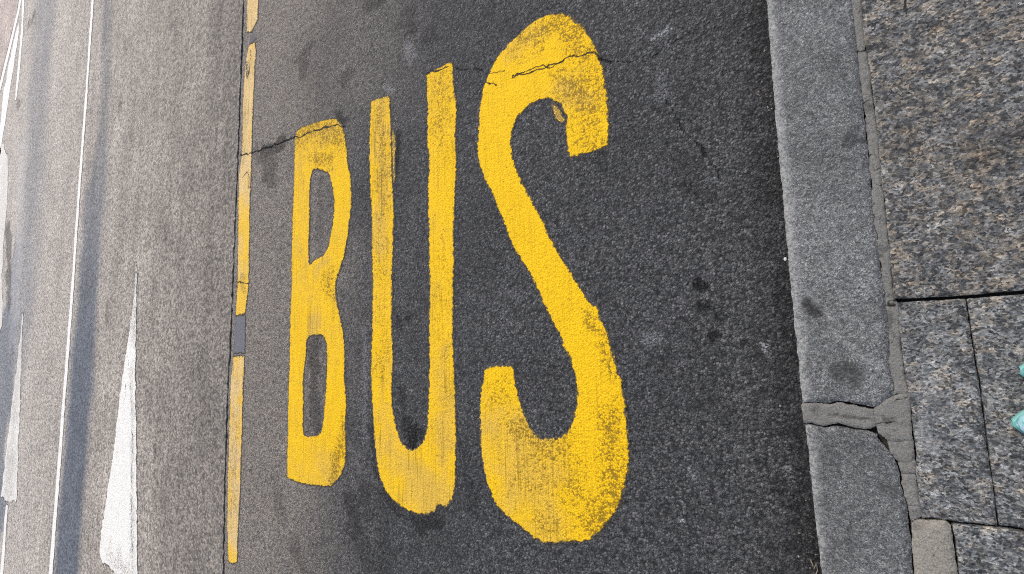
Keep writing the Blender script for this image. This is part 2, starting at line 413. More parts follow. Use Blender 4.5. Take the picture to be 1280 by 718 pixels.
PALES = [([(818, 45), (834, 38)], 0.012, 0.6), ([(808, 428), (822, 420)], 0.022, 0.32), ([(955, 432), (958, 438)], 0.012, 0.5), ([(508, 60), (515, 72)], 0.03, 0.4),
         ([(852, 652)], 0.008, 0.9), ([(862, 590), (868, 600)], 0.012, 0.4), ([(755, 283)], 0.004, 1.0), ([(348, 282), (350, 276)], 0.008, 0.8), ([(480, 108), (492, 112)], 0.02, 0.35),
         ([(455, 410), (456, 550)], 0.02, 0.25), ([(825, 95), (826, 120)], 0.02, 0.25), ([(985, 585), (990, 600)], 0.01, 0.4)]

kx_front = ats([(958, 0), (977, 240), (1001, 480), (1027, 718)], 0.1)[:, 0].mean()
SEAM = ats([(304.5, -60), (304.5, 0), (300, 120), (293, 300), (288.5, 420), (284.5, 480), (281, 600), (279, 718), (277, 790)])
seam_x = SEAM[:, 0].mean()

def bay_attrs(P, s):
    x, y = P[:, 0], P[:, 1]
    n = fbm(x, y, 2.5, 31, 4) * 0.30
    dust_lighten = sst(-1.65, -2.8, x + n) * 0.66
    dust_lighten = np.maximum(dust_lighten, 0.28 * sst(0.05, 0.5, y - 0.9 + n) * sst(-1.2, -2.0, x))
    st = spots(P, STAINS)
    gut = sst(kx_front - 0.11, kx_front - 0.01, x + fbm(x, y, 16, 7, 4) * 0.05) * 0.7
    st = np.maximum(st, gut)
    st = np.maximum(st, 0.35 * sst(0.10, 0.0, np.abs(x + 1.72 + n * .2)) * sst(-0.6, -0.95, y))
    return dict(dust_lighten=dust_lighten, stain=st, pale=spots(P, PALES), bluish=0.10 * sst(-2.0, -1.2, x), crack=cracks(P, CRACKS))

bay_out = np.concatenate([SEAM[::-1], [[kx_front + 0.12, SEAM[0, 1]], [kx_front + 0.12, SEAM[-1, 1]]]])
bay_out = np.concatenate([ats([(277, 790)]) * 0 + [[seam_x, -2.4]], [[kx_front + 0.12, -2.4], [kx_front + 0.12, 2.6], [seam_x + 0.0, 2.6]], SEAM])
tag(sheet('bus_bay_road', bay_out, 0.0, 0.006, M_BAY, rag=0.006, rag_s=30, skirt=0.012, attrs=bay_attrs,
          prof=lambda s: -0.004 * np.exp(-s / 0.006),
          bump=lambda P: 0.004 * fbm(P[:, 0], P[:, 1], 4, 5, 3) - 0.004 * sst(0.002, -0.003, cracks(P, CRACKS)) - 0.002), kind='structure')

BLUE_STRIP = ats([(128, -30), (125, 120), (117, 200), (104, 245), (102, 300), (86, 478), (66.5, 718), (62, 780), (33, 1210), (66, 1210), (94, 780), (100, 718), (108, 600), (117, 480), (121, 420), (128, 300), (133, 240), (138, 100), (142, -30)])  # soft-edged strip beside the lane line, tinted darker and bluer
FAR_BAND = ats([(60, -60), (52, 60), (46, 160), (40, 260), (30, 360), (20, 440)])  # middle of a wide soft band in the far lane, tinted darker and bluer
def lane_attrs(P, s):
    x, y = P[:, 0], P[:, 1]
    d = seg_dist(P, BLUE_STRIP); d[~inside(P, BLUE_STRIP)] *= -1
    bluish = sst(-0.10, 0.16, d + 0.05 * fbm(x, y, 3, 5)) * (0.55 + 0.40 * sst(2.5, -0.3, y))
    band = sst(0.9, 0.1, seg_dist(P, FAR_BAND, False) + 0.3 * fbm(x, y, 1.2, 9)) * 0.45
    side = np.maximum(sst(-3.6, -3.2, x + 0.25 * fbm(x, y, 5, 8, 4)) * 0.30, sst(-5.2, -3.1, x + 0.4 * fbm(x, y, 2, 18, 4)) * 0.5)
    st = spots(P, [([(252, 152), (250, 160)], 0.06, 0.6), ([(258, 145)], 0.04, 0.5), ([(207, 295), (206, 285)], 0.05, 0.6), ([(218, 35), (216, 30)], 0.05, 0.5), ([(151, 130), (150, 136)], 0.06, 0.5),
                   ([(238, 628), (245, 634)], 0.05, 0.55), ([(194, 560), (193, 570)], 0.03, 0.7), ([(235, 660), (236, 676)], 0.06, 0.4), ([(134, 380), (133, 400)], 0.05, 0.35),
                   ([(156, 55), (157, 65)], 0.04, 0.4), ([(42, 20), (41, 24)], 0.1, 0.5), ([(36, 33)], 0.1, 0.5), ([(23, 128), (24, 132)], 0.1, 0.5), ([(10, 290), (11, 320), (11.5, 345)], 0.16, 0.7), ([(11, 352), (11, 375)], 0.14, 0.55), ([(164, 165), (164, 175)], 0.05, 0.25)])
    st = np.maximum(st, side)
    return dict(dust_lighten=0.45 * sst(-4.6, -9.0, x + 0.5 * fbm(x, y, 1.5, 28)), stain=st, pale=spots(P, [([(27, 190), (25.5, 250), (24.5, 300), (19, 360), (17, 420)], 0.22, 0.55), ([(31, 186), (26, 205)], 0.2, 0.4)]), bluish=np.maximum(np.maximum(bluish, band), spots(P, [([(8, 425), (5, 520), (0, 600), (-6, 660)], 0.55, 0.75), ([(18, 330), (17, 420), (14, 500)], 0.3, 0.5)])), crack=cracks(P, [([(42, 555), (43, 572), (45, 580), (38, 590), (34, 600)], 0.006)], 0, 77) + 0.004)  # first mask simply lightens the lane towards its far side
lane_out = np.concatenate([[[-13.5, 9.0], [-13.5, -4.0], [seam_x - 0.008, -4.0]], (SEAM - [0.008, 0])[::-1], [[seam_x - 0.008, 9.0]]])
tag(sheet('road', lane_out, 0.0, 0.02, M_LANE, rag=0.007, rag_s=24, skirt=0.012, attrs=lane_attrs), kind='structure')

plane('ground', -400, 400, -400, 400, -0.014, M_GROUND)
def rect(x0, x1, y0, y1): return np.array([[x0, y0], [x1, y0], [x1, y1], [x0, y1]])
xs, xk = seam_x - 0.008, kx_front + 0.12
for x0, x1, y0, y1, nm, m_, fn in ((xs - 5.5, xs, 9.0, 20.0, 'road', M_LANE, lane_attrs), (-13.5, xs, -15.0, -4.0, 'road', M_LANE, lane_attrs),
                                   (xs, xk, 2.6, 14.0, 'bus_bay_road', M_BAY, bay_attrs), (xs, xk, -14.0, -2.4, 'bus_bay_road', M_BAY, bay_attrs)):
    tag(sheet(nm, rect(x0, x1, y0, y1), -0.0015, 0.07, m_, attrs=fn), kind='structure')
plane('road', -13.5, xk, -150, -15.0, -0.004, M_LANE); plane('road', -13.5, xk, 20.0, 150, -0.004, M_LANE)

# ------------------------------------------------------------------ painted letters
S_OUT = [(694, 15.7), (710, 17.4), (727, 30), (739, 45), (747, 63.5), (754, 80), (758, 104), (761, 127), (763, 150), (762, 177), (759, 184), (744, 190.5), (714.5, 198), (709, 194),
         (707, 177), (706.4, 164), (707, 147), (702, 134), (687, 124), (674, 125.4), (660, 134), (647, 147), (641, 164), (639.5, 180), (642, 200), (650, 221), (660, 240), (667, 253), (680, 278),
         (690, 300), (707, 328.6), (720.5, 350), (734, 374), (740, 381), (749, 383), (750.5, 397), (760.6, 417), (767, 440), (774, 467), (779, 478), (782, 508), (785.6, 545), (789, 571), (785.6, 592), (781, 615),
         (774, 635), (760.6, 655), (747, 670), (734, 678.6), (704, 680), (684, 681.5), (670, 677), (655, 663.5), (640, 652), (622, 635), (613.5, 618), (607, 598), (602, 575), (600, 545), (598.4, 511),
         (600, 485), (603, 474), (605, 462), (613.5, 456.7), (637, 455.7), (643, 459), (645, 478), (650, 501), (657, 521), (667, 541), (680, 547.6), (700, 546.6), (710, 538), (717, 518), (720.5, 495),
         (719, 478), (717, 468), (712, 449), (704, 437), (699, 420), (685, 394), (674, 369), (659, 340), (640, 308.5), (632, 287), (620, 257), (613.5, 240), (607, 231), (598.4, 207), (595, 187), (597, 164),
         (598.4, 134), (603.4, 110), (610, 92), (622, 68.5), (637, 52), (653.6, 37), (670, 23), (684, 17)]
U_OUT = [(463, 131), (465, 125), (485.6, 118.7), (488, 124), (489, 140), (490, 187), (490.7, 230), (493, 264), (492, 307), (490.7, 337), (490.7, 370), (490, 403.5), (492, 443.6), (490, 484), (490.7, 510),
         (495.7, 534), (501, 550.6), (509, 560), (515.7, 562), (527.4, 554), (532.5, 540), (534.8, 507), (535.8, 460), (535.8, 410), (536.8, 360), (535.8, 320), (535, 270), (534, 237), (535.8, 203),
         (533.5, 180), (534, 147), (532.4, 97), (534, 91), (561, 77.6), (567, 78.6), (568, 110), (572, 130), (570, 157), (571, 204), (569, 254), (567.6, 294), (569, 327), (567.6, 360), (567, 410), (568.6, 460),
         (570, 510), (571, 567), (570.5, 606), (567.5, 624.5), (557, 636.6), (549, 632), (544.7, 639.6), (534, 645), (513, 641), (497.7, 632), (482.5, 617), (473.4, 597), (469, 572), (465.6, 527), (464, 494),
         (463, 453), (464.6, 410), (465.6, 360), (464, 320), (464, 270), (462, 237), (461, 187), (463, 140)]
B_OUT = [(367.6, 180), (370, 164), (380, 157), (413.7, 147), (424, 150), (430.5, 162), (433.5, 184), (435.5, 203), (439, 220), (440, 254), (437, 280), (433, 314), (425.5, 337), (420.5, 351), (420, 367),
         (424, 390), (429, 410), (432, 440), (431, 470), (434, 500), (432, 534), (433, 572), (429.4, 591), (419, 604.7), (412.7, 610), (391.4, 607.8), (374.7, 604.7), (361, 600), (358, 597), (358.6, 560),
         (359.6, 510), (361, 460), (362, 410), (363.6, 367), (364, 337), (365, 287), (367, 237)]
B_H1 = [(390, 213), (398.7, 212), (410.4, 217), (415.4, 234), (417, 260), (414.4, 287), (410.4, 307), (405.4, 318), (393.7, 324), (387, 331), (386.3, 307), (387.7, 270), (387, 237)]
B_H2 = [(383.7, 423.5), (390.4, 419.5), (402, 420), (407.7, 427), (408, 460), (406.4, 494), (403.7, 527), (400.4, 542), (392, 544.5), (382, 545.5), (379.3, 540), (380.3, 510), (379.7, 477), (382, 450)]

def film(s): return 0.0018 * sst(0, 0.007, s) - 0.0012
def paint_attrs(wear=(), fade=(), bare=()):
    def f(P, s):
        return dict(wear=spots(P, wear, 0, 101, True), fade=spots(P, fade, 0, 131, True), bare=spots(P, bare, 0, 151), crack=cracks(P, CRACKS) if wear is not None else s * 0 + 1)
    return f
ZP = 0.0015
def road_lie(P): return np.where(P[:, 0] > seam_x - 0.02, 0.004 * fbm(P[:, 0], P[:, 1], 4, 5, 3) - 0.0015, 0.001)
def mark(name, outer, label, cat, mat, holes=(), cell=0.003, rag=0.0046, rag_s=95, smooth=1, group=None, wear=(), fade=(), bare=(), seed=1):
    o = sheet(name, chaikin(ats(outer), smooth), ZP, cell, mat, [chaikin(ats(h), smooth) for h in holes], rag, rag_s, film, 0.006, paint_attrs(wear, fade, bare), bump=road_lie, seed=seed)
    return tag(o, label, cat, group)

G_BUS = 'yellow letters painted on the bus bay'
mark('painted_letter', B_OUT, 'smallest yellow road letter B, with two narrow closed holes, beside the yellow line', 'road letter', M_YEL, [B_H1, B_H2], group=G_BUS, seed=5,
     wear=[([(375, 165), (425, 160)], 0.10, 0.75), ([(390, 195), (412, 200)], 0.05, 0.7), ([(420, 370), (410, 350)], 0.06, 0.7), ([(425, 560), (415, 600)], 0.04, 0.9), ([(428, 520), (430, 580)], 0.025, 0.7)],
     fade=[([(375, 160), (400, 600)], 0.35, 0.4), ([(378, 190), (375, 330)], 0.06, 0.5), ([(395, 400)], 0.09, 1.0), ([(395, 340), (408, 325)], 0.05, 0.8), ([(395, 580), (415, 590)], 0.12, 0.7), ([(385, 170), (420, 165)], 0.06, 0.6)],
     bare=[([(424, 165), (431, 178)], 0.02, 0.45), ([(429, 566), (416, 592)], 0.012, 0.5), ([(396, 392), (398, 408)], 0.06, 0.30), ([(415, 348), (424, 338)], 0.03, 0.35), ([(392, 555), (398, 550)], 0.02, 0.4)])
mark('painted_letter', U_OUT, 'middle yellow road letter U, open at the top with slanted leg ends', 'road letter', M_YEL, group=G_BUS, seed=9,
     wear=[([(475, 140), (478, 260)], 0.06, 0.62), ([(550, 100), (552, 180)], 0.08, 0.5), ([(478, 300), (476, 470)], 0.06, 0.4), ([(552, 300), (555, 560)], 0.06, 0.25)],
     fade=[([(515, 100), (515, 600)], 0.35, 0.35), ([(475, 130), (477, 320)], 0.07, 0.8), ([(485, 560), (540, 610)], 0.14, 0.95), ([(552, 450), (555, 600)], 0.06, 0.7), ([(478, 480), (480, 540)], 0.05, 0.6)],
     bare=[([(488, 165), (489, 215)], 0.012, 0.5), ([(558, 632), (545, 640)], 0.02, 0.4)])
mark('worn_paint', [(489.5, 160), (494, 163), (496, 180), (494, 200), (495, 222), (491, 232), (490, 215)], 'ragged brown remnant of old yellow paint along the right edge of letter U left leg', 'paint remnant', M_YLINE, rag=0.004,
     wear=[([(493, 160), (493, 232)], 0.05, 1.0)], bare=[([(493, 160), (493, 232)], 0.05, 0.55)], seed=14)
mark('painted_letter', S_OUT, 'largest yellow road letter S, with a thin crack across its top', 'road letter', M_YEL, group=G_BUS, seed=3,
     wear=[([(650, 50), (700, 30), (735, 60)], 0.06, 0.72), ([(735, 90), (738, 185)], 0.08, 0.62), ([(700, 105), (725, 120)], 0.06, 0.7), ([(660, 590), (690, 560), (720, 600)], 0.10, 0.5), ([(765, 520), (770, 610), (740, 660)], 0.06, 0.7),
           ([(735, 390), (752, 420), (765, 470)], 0.03, 0.6), ([(625, 500), (640, 540)], 0.06, 0.5), ([(650, 540), (690, 570)], 0.05, 0.75), ([(690, 660), (740, 640)], 0.08, 0.45)],
     fade=[([(615, 530), (640, 620)], 0.10, 0.85), ([(650, 560), (690, 640)], 0.13, 0.75), ([(700, 110), (730, 130)], 0.06, 0.6), ([(640, 60), (680, 40)], 0.06, 0.5)],
     bare=[([(660, 553), (695, 572)], 0.02, 0.34), ([(745, 384), (752, 400)], 0.022, 0.42), ([(764, 560), (770, 600)], 0.03, 0.28), ([(650, 45), (665, 34)], 0.03, 0.3)])
mark('worn_paint', [(687, 126), (700, 133), (706, 148), (705, 155), (697, 155), (692, 147), (690, 138)], 'brown rubbed patch of paint under the top hook of the letter S', 'paint remnant', M_YLINE, rag=0.006,
     wear=[([(697, 140)], 0.1, 1.0)], bare=[([(697, 140)], 0.1, 0.45)], seed=21)
for i, (x, y, r, w) in enumerate([(682, 8, 2.0, 'yellow paint speck on the asphalt above the top of letter S'), (772, 134, 1.5, 'tiny orange paint speck right of the letter S hook'), (323, 428, 1.6, 'yellow paint speck right of the grey patch in the yellow line'),
                                  (312, 588, 1.8, 'yellow paint speck beside the low end of the yellow line'), (697, 463, 1.8, 'tiny yellow speck inside the lower bowl of letter S')]):
    a = np.linspace(0, 6.283, 9)[:-1]
    mark('paint_speck', [(x + r * math.cos(k) * (0.7 + 0.3 * math.sin(3 * k + i)), y + r * math.sin(k)) for k in a], w, 'paint speck', M_YLINE, cell=0.002, rag=0.0025, group='paint specks on the asphalt', seed=40 + i)

# ------------------------------------------------------------------ yellow line
G_YL = 'pieces of the yellow line'
mark('road_line', [(307.5, -70), (308.5, 0), (308, 41), (311, 41), (315, 40.5), (318, 33), (322.7, 25), (323.5, 0), (325, -70)], 'top piece of the yellow line, cut short above a bare blackened gap', 'road line', M_YLINE, group=G_YL, smooth=0,
     wear=[([(316, 0), (316, 35)], 0.1, 0.35)], fade=[([(314, -20), (312, 40)], 0.25, 1.2)], seed=31)
mark('road_line', [(312.7, 55.5), (318.5, 52), (320.5, 65), (318.5, 84), (317.5, 120), (314.5, 204), (312.5, 287), (311, 357), (307.3, 393), (299, 394.5), (294.4, 396), (296.5, 357), (296.7, 345), (298.4, 220), (302, 194), (303.5, 120), (306, 84), (310, 59)],
     'long middle piece of the yellow line beside letter B, chipped near its top', 'road line', M_YLINE, group=G_YL, smooth=0,
     wear=[([(306, 130), (304, 200)], 0.05, 0.5), ([(304, 350), (304, 362)], 0.05, 0.8)], fade=[([(308, 70), (309, 200)], 0.2, 1.2), ([(303, 230), (303, 260)], 0.04, 0.3), ([(300, 300), (300, 345)], 0.05, 0.6)],
     bare=[([(308, 82), (309, 95)], 0.035, 0.75), ([(303, 352), (303, 362)], 0.04, 0.4)], seed=33)
mark('road_line', [(291, 445), (306, 444.5), (305, 478), (302.6, 545), (301, 612), (297.5, 679), (296.5, 703), (291, 706.5), (285, 703), (283.5, 645), (285.3, 562), (288, 478)],
     'low end piece of the yellow line, scraped greyish brown, with a rounded tip', 'road line', M_YLINE, group=G_YL, smooth=0,
     wear=[([(292, 530), (290, 640)], 0.10, 0.55), ([(296, 450), (296, 500)], 0.06, 0.35)], fade=[([(294, 470), (290, 660)], 0.14, 1.0)], seed=35)
mark('painted_over_patch', [(295, 396.5), (298, 394.5), (307.3, 394.5), (306.6, 443), (299, 442), (291.3, 443.5)], 'smooth blue grey painted over patch between two pieces of the yellow line', 'grey patch', M_GREY, smooth=0, seed=37)
mark('painted_over_patch', [(312, 44), (319, 40), (321, 47), (317, 52), (311, 57)], 'small blackened tar patch in the gap near the top of the yellow line', 'grey patch', plain('tar', (0.02, 0.02, 0.03), 0.6), smooth=0, rag=0.002, seed=38)

# ------------------------------------------------------------------ white markings of the far lanes
mark('painted_wedge', [(171, 318), (172, 345), (170.6, 400), (170, 478), (171, 578), (172, 645), (172, 718), (172, 790), (155, 780), (150, 722), (142, 716), (137, 709), (128.7, 705), (124.4, 692), (127, 662), (134, 618), (140, 578), (147, 521), (152, 478), (155.5, 454), (162, 414), (167, 374), (170.3, 330)],
     'larger worn white tapering wedge on the road between the lane line and the yellow line', 'road marking', M_WHITE, cell=0.01, rag=0.012, rag_s=25, smooth=0, group='white wedges on the road',
     wear=[([(170, 340), (167, 420)], 0.1, 0.6), ([(166, 460), (166, 718)], 0.05, 0.55), ([(140, 700), (160, 715)], 0.1, 0.5)], bare=[([(165, 480), (166, 560), (165, 680)], 0.03, 0.5), ([(170, 325), (169, 380)], 0.06, 0.45), ([(128, 690), (140, 712)], 0.06, 0.4), ([(156, 712), (154, 725)], 0.08, 0.6)], seed=51)
mark('painted_wedge', [(28.9, 385), (30, 392), (28, 428), (27, 465), (25, 520), (23.2, 560), (22.5, 585), (20.7, 628), (12.5, 628), (7.5, 625), (1.9, 619), (5, 589), (8, 560), (13, 520), (16.3, 493), (21.3, 455), (25, 423), (28, 392)],
     'smaller far white wedge at the left edge beyond the lane line', 'road marking', M_WHITE, cell=0.02, rag=0.03, rag_s=10, smooth=0, group='white wedges on the road',
     wear=[([(25, 440), (12, 600)], 0.3, 0.5)], bare=[([(18, 490), (17, 560)], 0.08, 0.4), ([(14, 595), (12, 605)], 0.1, 0.5)], fade=[([(28, 400), (12, 610)], 0.4, 0.7)], seed=53)
lane = [((114.6, 0), (117.8, 0)), ((106.5, 120), (109.8, 120)), ((97.3, 240), (100.8, 240)), ((89, 360), (92.8, 360)), ((79.8, 480), (84, 480)), ((70.5, 600), (75, 600)), ((61, 718), (66, 718))]
lane = [((150, -480), (151.8, -480)), ((120.5, -80), (123.5, -80))] + lane + [((55.5, 790), (61, 790)), ((24, 1210), (33, 1210))]
lane_poly = [a for a, b in lane] + [b for a, b in lane][::-1]
mark('lane_line', lane_poly, 'long thin white lane line running down the left of the picture', 'road line', M_WHITE2, cell=0.012, rag=0.008, rag_s=12, smooth=0, seed=55,
     bare=[([(105, 142), (108, 142)], 0.02, 0.6), ([(95, 290), (97, 290)], 0.03, 0.6), ([(76, 560), (78, 560)], 0.04, 0.6), ([(75, 522), (80, 521)], 0.02, 0.6)])
mark('lane_line', [(7.5, 629), (11, 629), (4.5, 718), (0, 800), (-6, 800), (0, 718)], 'short thin white line below the far left wedge', 'road line', M_WHITE, cell=0.02, rag=0.015, rag_s=8, smooth=0, seed=57)
mark('lane_line', [(28.2, -12), (31.2, -12), (30.8, 0), (29.3, 38), (25, 90), (20.6, 126), (18.8, 126), (22, 90), (26.4, 38), (28, 0)], 'thin white line rightmost of three converging at the top left corner', 'road line', M_WHITE2, cell=0.025, rag=0.012, rag_s=6, smooth=0, seed=58)
mark('lane_line', [(27.6, -12), (27.3, 0), (24.5, 15), (9.2, 80), (1.5, 111), (-8, 150), (-11, 150), (-1.5, 111), (5.6, 80), (21.5, 15), (24.2, 0), (24.5, -12)], 'thin white line edging the pinkish median strip at the top left corner', 'road line', M_WHITE2, cell=0.025, rag=0.012, rag_s=6, smooth=0, seed=59)
mark('painted_wedge', [(24, 26), (24, 40), (18, 80), (14.2, 102), (12, 118), (7.5, 148), (4, 170), (0, 200), (-4, 200), (-1, 170), (1, 148), (4.4, 118), (4.8, 112), (8, 102), (11, 80), (20, 40)], 'white wedge filling the gap between two converging white lines at the top left', 'road marking', M_WHITE2, cell=0.03, rag=0.02, rag_s=5, smooth=0, seed=60)
mark('worn_paint', [(1, 185), (5, 180), (9.5, 200), (9.5, 235), (8, 270), (5, 300), (3, 340), (4, 410), (-8, 420), (-8, 185)], 'pale worn white paint at the left edge, below the converging white lines', 'paint remnant', M_WHITE, cell=0.03, rag=0.05, rag_s=3, smooth=0, seed=62,
     fade=[([(5, 190), (2, 400)], 1.0, 1.0)], bare=[([(9, 200), (6, 300)], 0.3, 0.45), ([(3, 330), (4, 410)], 0.4, 0.5)])
med = ats([(21.3, 15), (5.2, 80), (-2, 111), (-12, 150)])
far_ = np.array([[med[-1][0] - 3.5, med[-1][1]], [med[0][0] - 6, med[0][1] + 8.0], [med[0][0] + 0.4, med[0][1] + 4]])
tag(sheet('median_strip', np.concatenate([med, far_]), 0.004, 0.05, M_PINK, rag=0.01, rag_s=5, skirt=0.02, attrs=lambda P, s: dict(crack=s * 0 + 1)), kind='structure')
mark('lane_line', [(-2, -14), (3.2, -14), (0.5, 12), (-4, 24), (-7, 24)], 'white line fragment in the very corner of the picture, on the pinkish median', 'road line', M_WHITE2, cell=0.03, rag=0.01, rag_s=5, smooth=0, seed=61).location.z = 0.005

# ------------------------------------------------------------------ kerb and pavement
ZK = 0.10
KW = ats([(1080, 100)], ZK)[0, 0]
plane('pavement_base', kx_front + 0.03, 3.5, -120, 120, ZK - 0.03, M_BASE)
def stone_prof(r, d): return lambda s: -d * np.exp(-s / r)
def stone_attrs(st=(), pl=(), cr=(), edge_pale=False):
    def f(P, s):
        a = spots(P, pl, ZK, 231)
        if edge_pale: a = np.maximum(a, 0.75 * sst(0.028, 0.004, P[:, 0] - kx_front + 0.012 * fbm(P[:, 0], P[:, 1], 30, 3)))
        return dict(stain=spots(P, st, ZK, 201), pale=a, crack=cracks(P, cr, ZK, 211))
    return f
def und(a, s_, seed): return lambda P: a * fbm(P[:, 0], P[:, 1], s_, seed, 4)
def stone(name, px, label, cat, mat, cell=0.004, rag=0.0014, rag_s=60, r=0.003, d=0.004, und_=(0.003, 14), st=(), pl=(), cr=(), ep=False, group=None, seed=1, depth=0.09, smooth=0, z=ZK, world=None, grow=0.0):
    out = np.array(world) if world is not None else ats(px, ZK)
    o = sheet(name, chaikin(out, smooth) if smooth else out, z, cell, mat, rag=rag, rag_s=rag_s, prof=stone_prof(*((0.007, 0.008) if ep else (r, d))), skirt=depth, attrs=stone_attrs(st, pl, cr, ep), bump=und(*und_, seed), seed=seed, grow=grow)
    return tag(o, label, cat, group)

G_K = 'granite kerbstones'
k_front_up = [(958, 0), (966, 110), (977.5, 240), (988.5, 360), (1000.5, 480), (1003.5, 504)]
k_right_up = [(1116, 494), (1116.5, 478), (1112.5, 460), (1111.5, 427), (1108, 380), (1100, 323), (1093, 273), (1088, 217), (1081.5, 150), (1076, 100), (1070, 43), (1064.8, 0), (1058, -60)]
stone('kerb_stone', [(953, -60)] + k_front_up + [(1025, 503.5), (1037, 505), (1050, 501.5), (1067, 505), (1095, 510)] + k_right_up,
      'long upper grey granite kerbstone with dark oily spots, beside the asphalt', 'kerbstone', M_KERB, ep=True, group=G_K, seed=71,
      st=[([(1013, 378), (1018, 390)], 0.026, 0.95), ([(1068, 168), (1062, 175)], 0.024, 0.75), ([(1054, 462), (1062, 472)], 0.026, 0.7), ([(1050, 295), (1055, 290)], 0.02, 0.3), ([(1072, 60), (1075, 75)], 0.012, 0.3)],
      pl=[([(1045, 420), (1100, 460)], 0.012, 0.25), ([(990, 340), (1010, 365), (1040, 400)], 0.006, 0.35)])
k_right_lo = [(1086, 540), (1096, 545), (1104.5, 557), (1113, 568), (1121, 581), (1125.5, 593), (1124.5, 605), (1129.5, 618), (1134.5, 635), (1136, 652), (1139.5, 679), (1142, 718), (1150, 800)]
stone('kerb_stone', [(1007, 533), (1013.5, 600), (1020, 660), (1027, 718), (1036, 800)] + k_right_lo[::-1] + [(1067, 537), (1047, 533.5), (1030, 535), (1013.5, 532)],
      'lower grey granite kerbstone with its upper corner broken off in a curve', 'kerbstone', M_KERB, ep=True, group=G_K, seed=73,
      st=[([(1060, 545), (1080, 620), (1085, 718), (1090, 800)], 0.16, 0.22), ([(1012, 640), (1025, 625)], 0.03, 0.3), ([(1040, 580)], 0.04, 0.3), ([(1090, 560), (1118, 620)], 0.02, 0.35)], pl=[([(1036, 537), (1040, 540)], 0.01, 0.3)])
stone('mortar_fill', [(1004, 507), (1008.5, 506.5), (1025, 506.5), (1037, 508), (1050, 505), (1067, 508.5), (1093, 513.5), (1092.5, 521.5), (1095, 532), (1087, 536), (1067, 533.5), (1047, 529), (1030, 531), (1013.5, 528.5), (1006.5, 528)],
      'cracked mortar filling the joint across the kerb between two kerbstones', 'mortar', M_MORTAR, seed=75, r=0.0015, d=0.003, rag=0.0022, group='mortar pieces along the kerb', grow=0.0028, st=[([(1035, 518), (1085, 524)], 0.004, 0.8), ([(1020, 515)], 0.012, 0.3)], z=ZK - 0.004)
sx_l = [(1060.5, -60), (1066.5, 0), (1071.5, 43), (1078, 100), (1083.5, 150), (1090, 217), (1095, 273), (1102, 323), (1110, 380), (1113.5, 427), (1114.5, 460), (1118, 478), (1118, 495)]
sx_r = [(1068, -60), (1075.5, 0), (1078, 43), (1086, 87), (1091, 127), (1096, 167), (1101, 234), (1103.5, 240), (1109.5, 297), (1113.5, 340), (1115.5, 370), (1123, 381), (1123.5, 420), (1129.5, 467), (1135, 492)]
stone('mortar_strip', sx_l + [(1118, 490), (1135, 492)] + sx_r[::-1], 'thin long cracked mortar strip between the upper kerbstone and the granite paving', 'mortar', M_MORTAR, cell=0.0035, seed=77, r=0.0015, d=0.003, rag=0.0022, group='mortar pieces along the kerb', grow=0.0028, z=ZK - 0.005,
      cr=[([(1070, 62), (1080, 60)], 0.002), ([(1080, 128), (1091, 126)], 0.002), ([(1088, 193), (1097, 190)], 0.0015), ([(1090, 212), (1100, 210)], 0.0015), ([(1092, 228), (1101, 227)], 0.0015), ([(1110, 381), (1122, 379)], 0.002), ([(1114, 420), (1124, 422)], 0.002), ([(1116, 430), (1123, 425)], 0.0015)],
      st=[([(1103, 308), (1106, 312)], 0.01, 0.5), ([(1112, 390), (1113, 415)], 0.008, 0.5), ([(1083, 130), (1088, 136)], 0.008, 0.5)])
stone('mortar_fill', [(1117, 496), (1135.5, 494), (1136, 501), (1139.5, 528), (1140, 551), (1112, 550), (1106, 546), (1098, 540), (1097.5, 532), (1095, 521), (1096, 512)],
      'broad mortar patch right of the kerb joint, crossed by a short crack', 'mortar', M_MORTAR, seed=79, r=0.0015, d=0.003, rag=0.0022, group='mortar pieces along the kerb', grow=0.0028, z=ZK - 0.004, cr=[([(1098, 529), (1110, 528.5), (1126, 529)], 0.002), ([(1118, 502), (1136, 502)], 0.001)], st=[([(1106, 526), (1114, 524)], 0.006, 0.6)])
stone('mortar_fill', [(1112, 552.5), (1140.3, 553.5), (1143, 576), (1131, 578.5), (1124, 577), (1116, 566)], 'triangular mortar piece inside the broken corner of the lower kerbstone', 'mortar', M_MORTAR, seed=81, r=0.0015, d=0.003, rag=0.0022, group='mortar pieces along the kerb', grow=0.0028, z=ZK - 0.004)
stone('mortar_fill', [(1125, 580), (1131, 580.5), (1143.3, 578), (1144, 592), (1128.5, 593)], 'smallest square mortar piece in the strip beside the lower kerbstone', 'mortar', M_MORTAR, seed=82, r=0.0015, d=0.003, rag=0.0022, group='mortar pieces along the kerb', grow=0.0028, z=ZK - 0.004)
stone('mortar_fill', [(1128.5, 595), (1144, 594.5), (1148, 628), (1149, 633), (1137, 632), (1132, 617), (1128, 605)], 'upright oblong mortar piece above the end of the strip', 'mortar', M_MORTAR, seed=83, r=0.0015, d=0.003, rag=0.0022, group='mortar pieces along the kerb', grow=0.0028, z=ZK - 0.004)
stone('mortar_fill', [(1137.5, 635), (1149, 635.5), (1151, 647), (1148, 650), (1140, 653)], 'lowest small mortar piece right above the sandy block', 'mortar', M_MORTAR, seed=84, r=0.0015, d=0.003, rag=0.0022, group='mortar pieces along the kerb', grow=0.0028, z=ZK - 0.004)
stone('paving_block', [(1139.5, 657), (1142, 652.5), (1150, 650.5), (1182, 652), (1189, 657), (1195, 692), (1198, 718), (1206, 800), (1152, 800), (1143.5, 718)], 'sandy beige block with rounded corners set beside the lower kerbstone', 'paving block', M_BLOCK, seed=85, r=0.008, d=0.007, smooth=1,
      st=[([(1145, 658), (1150, 655)], 0.008, 0.4)], z=ZK + 0.002)
G_P = 'granite paving slabs'
xr = 0.95
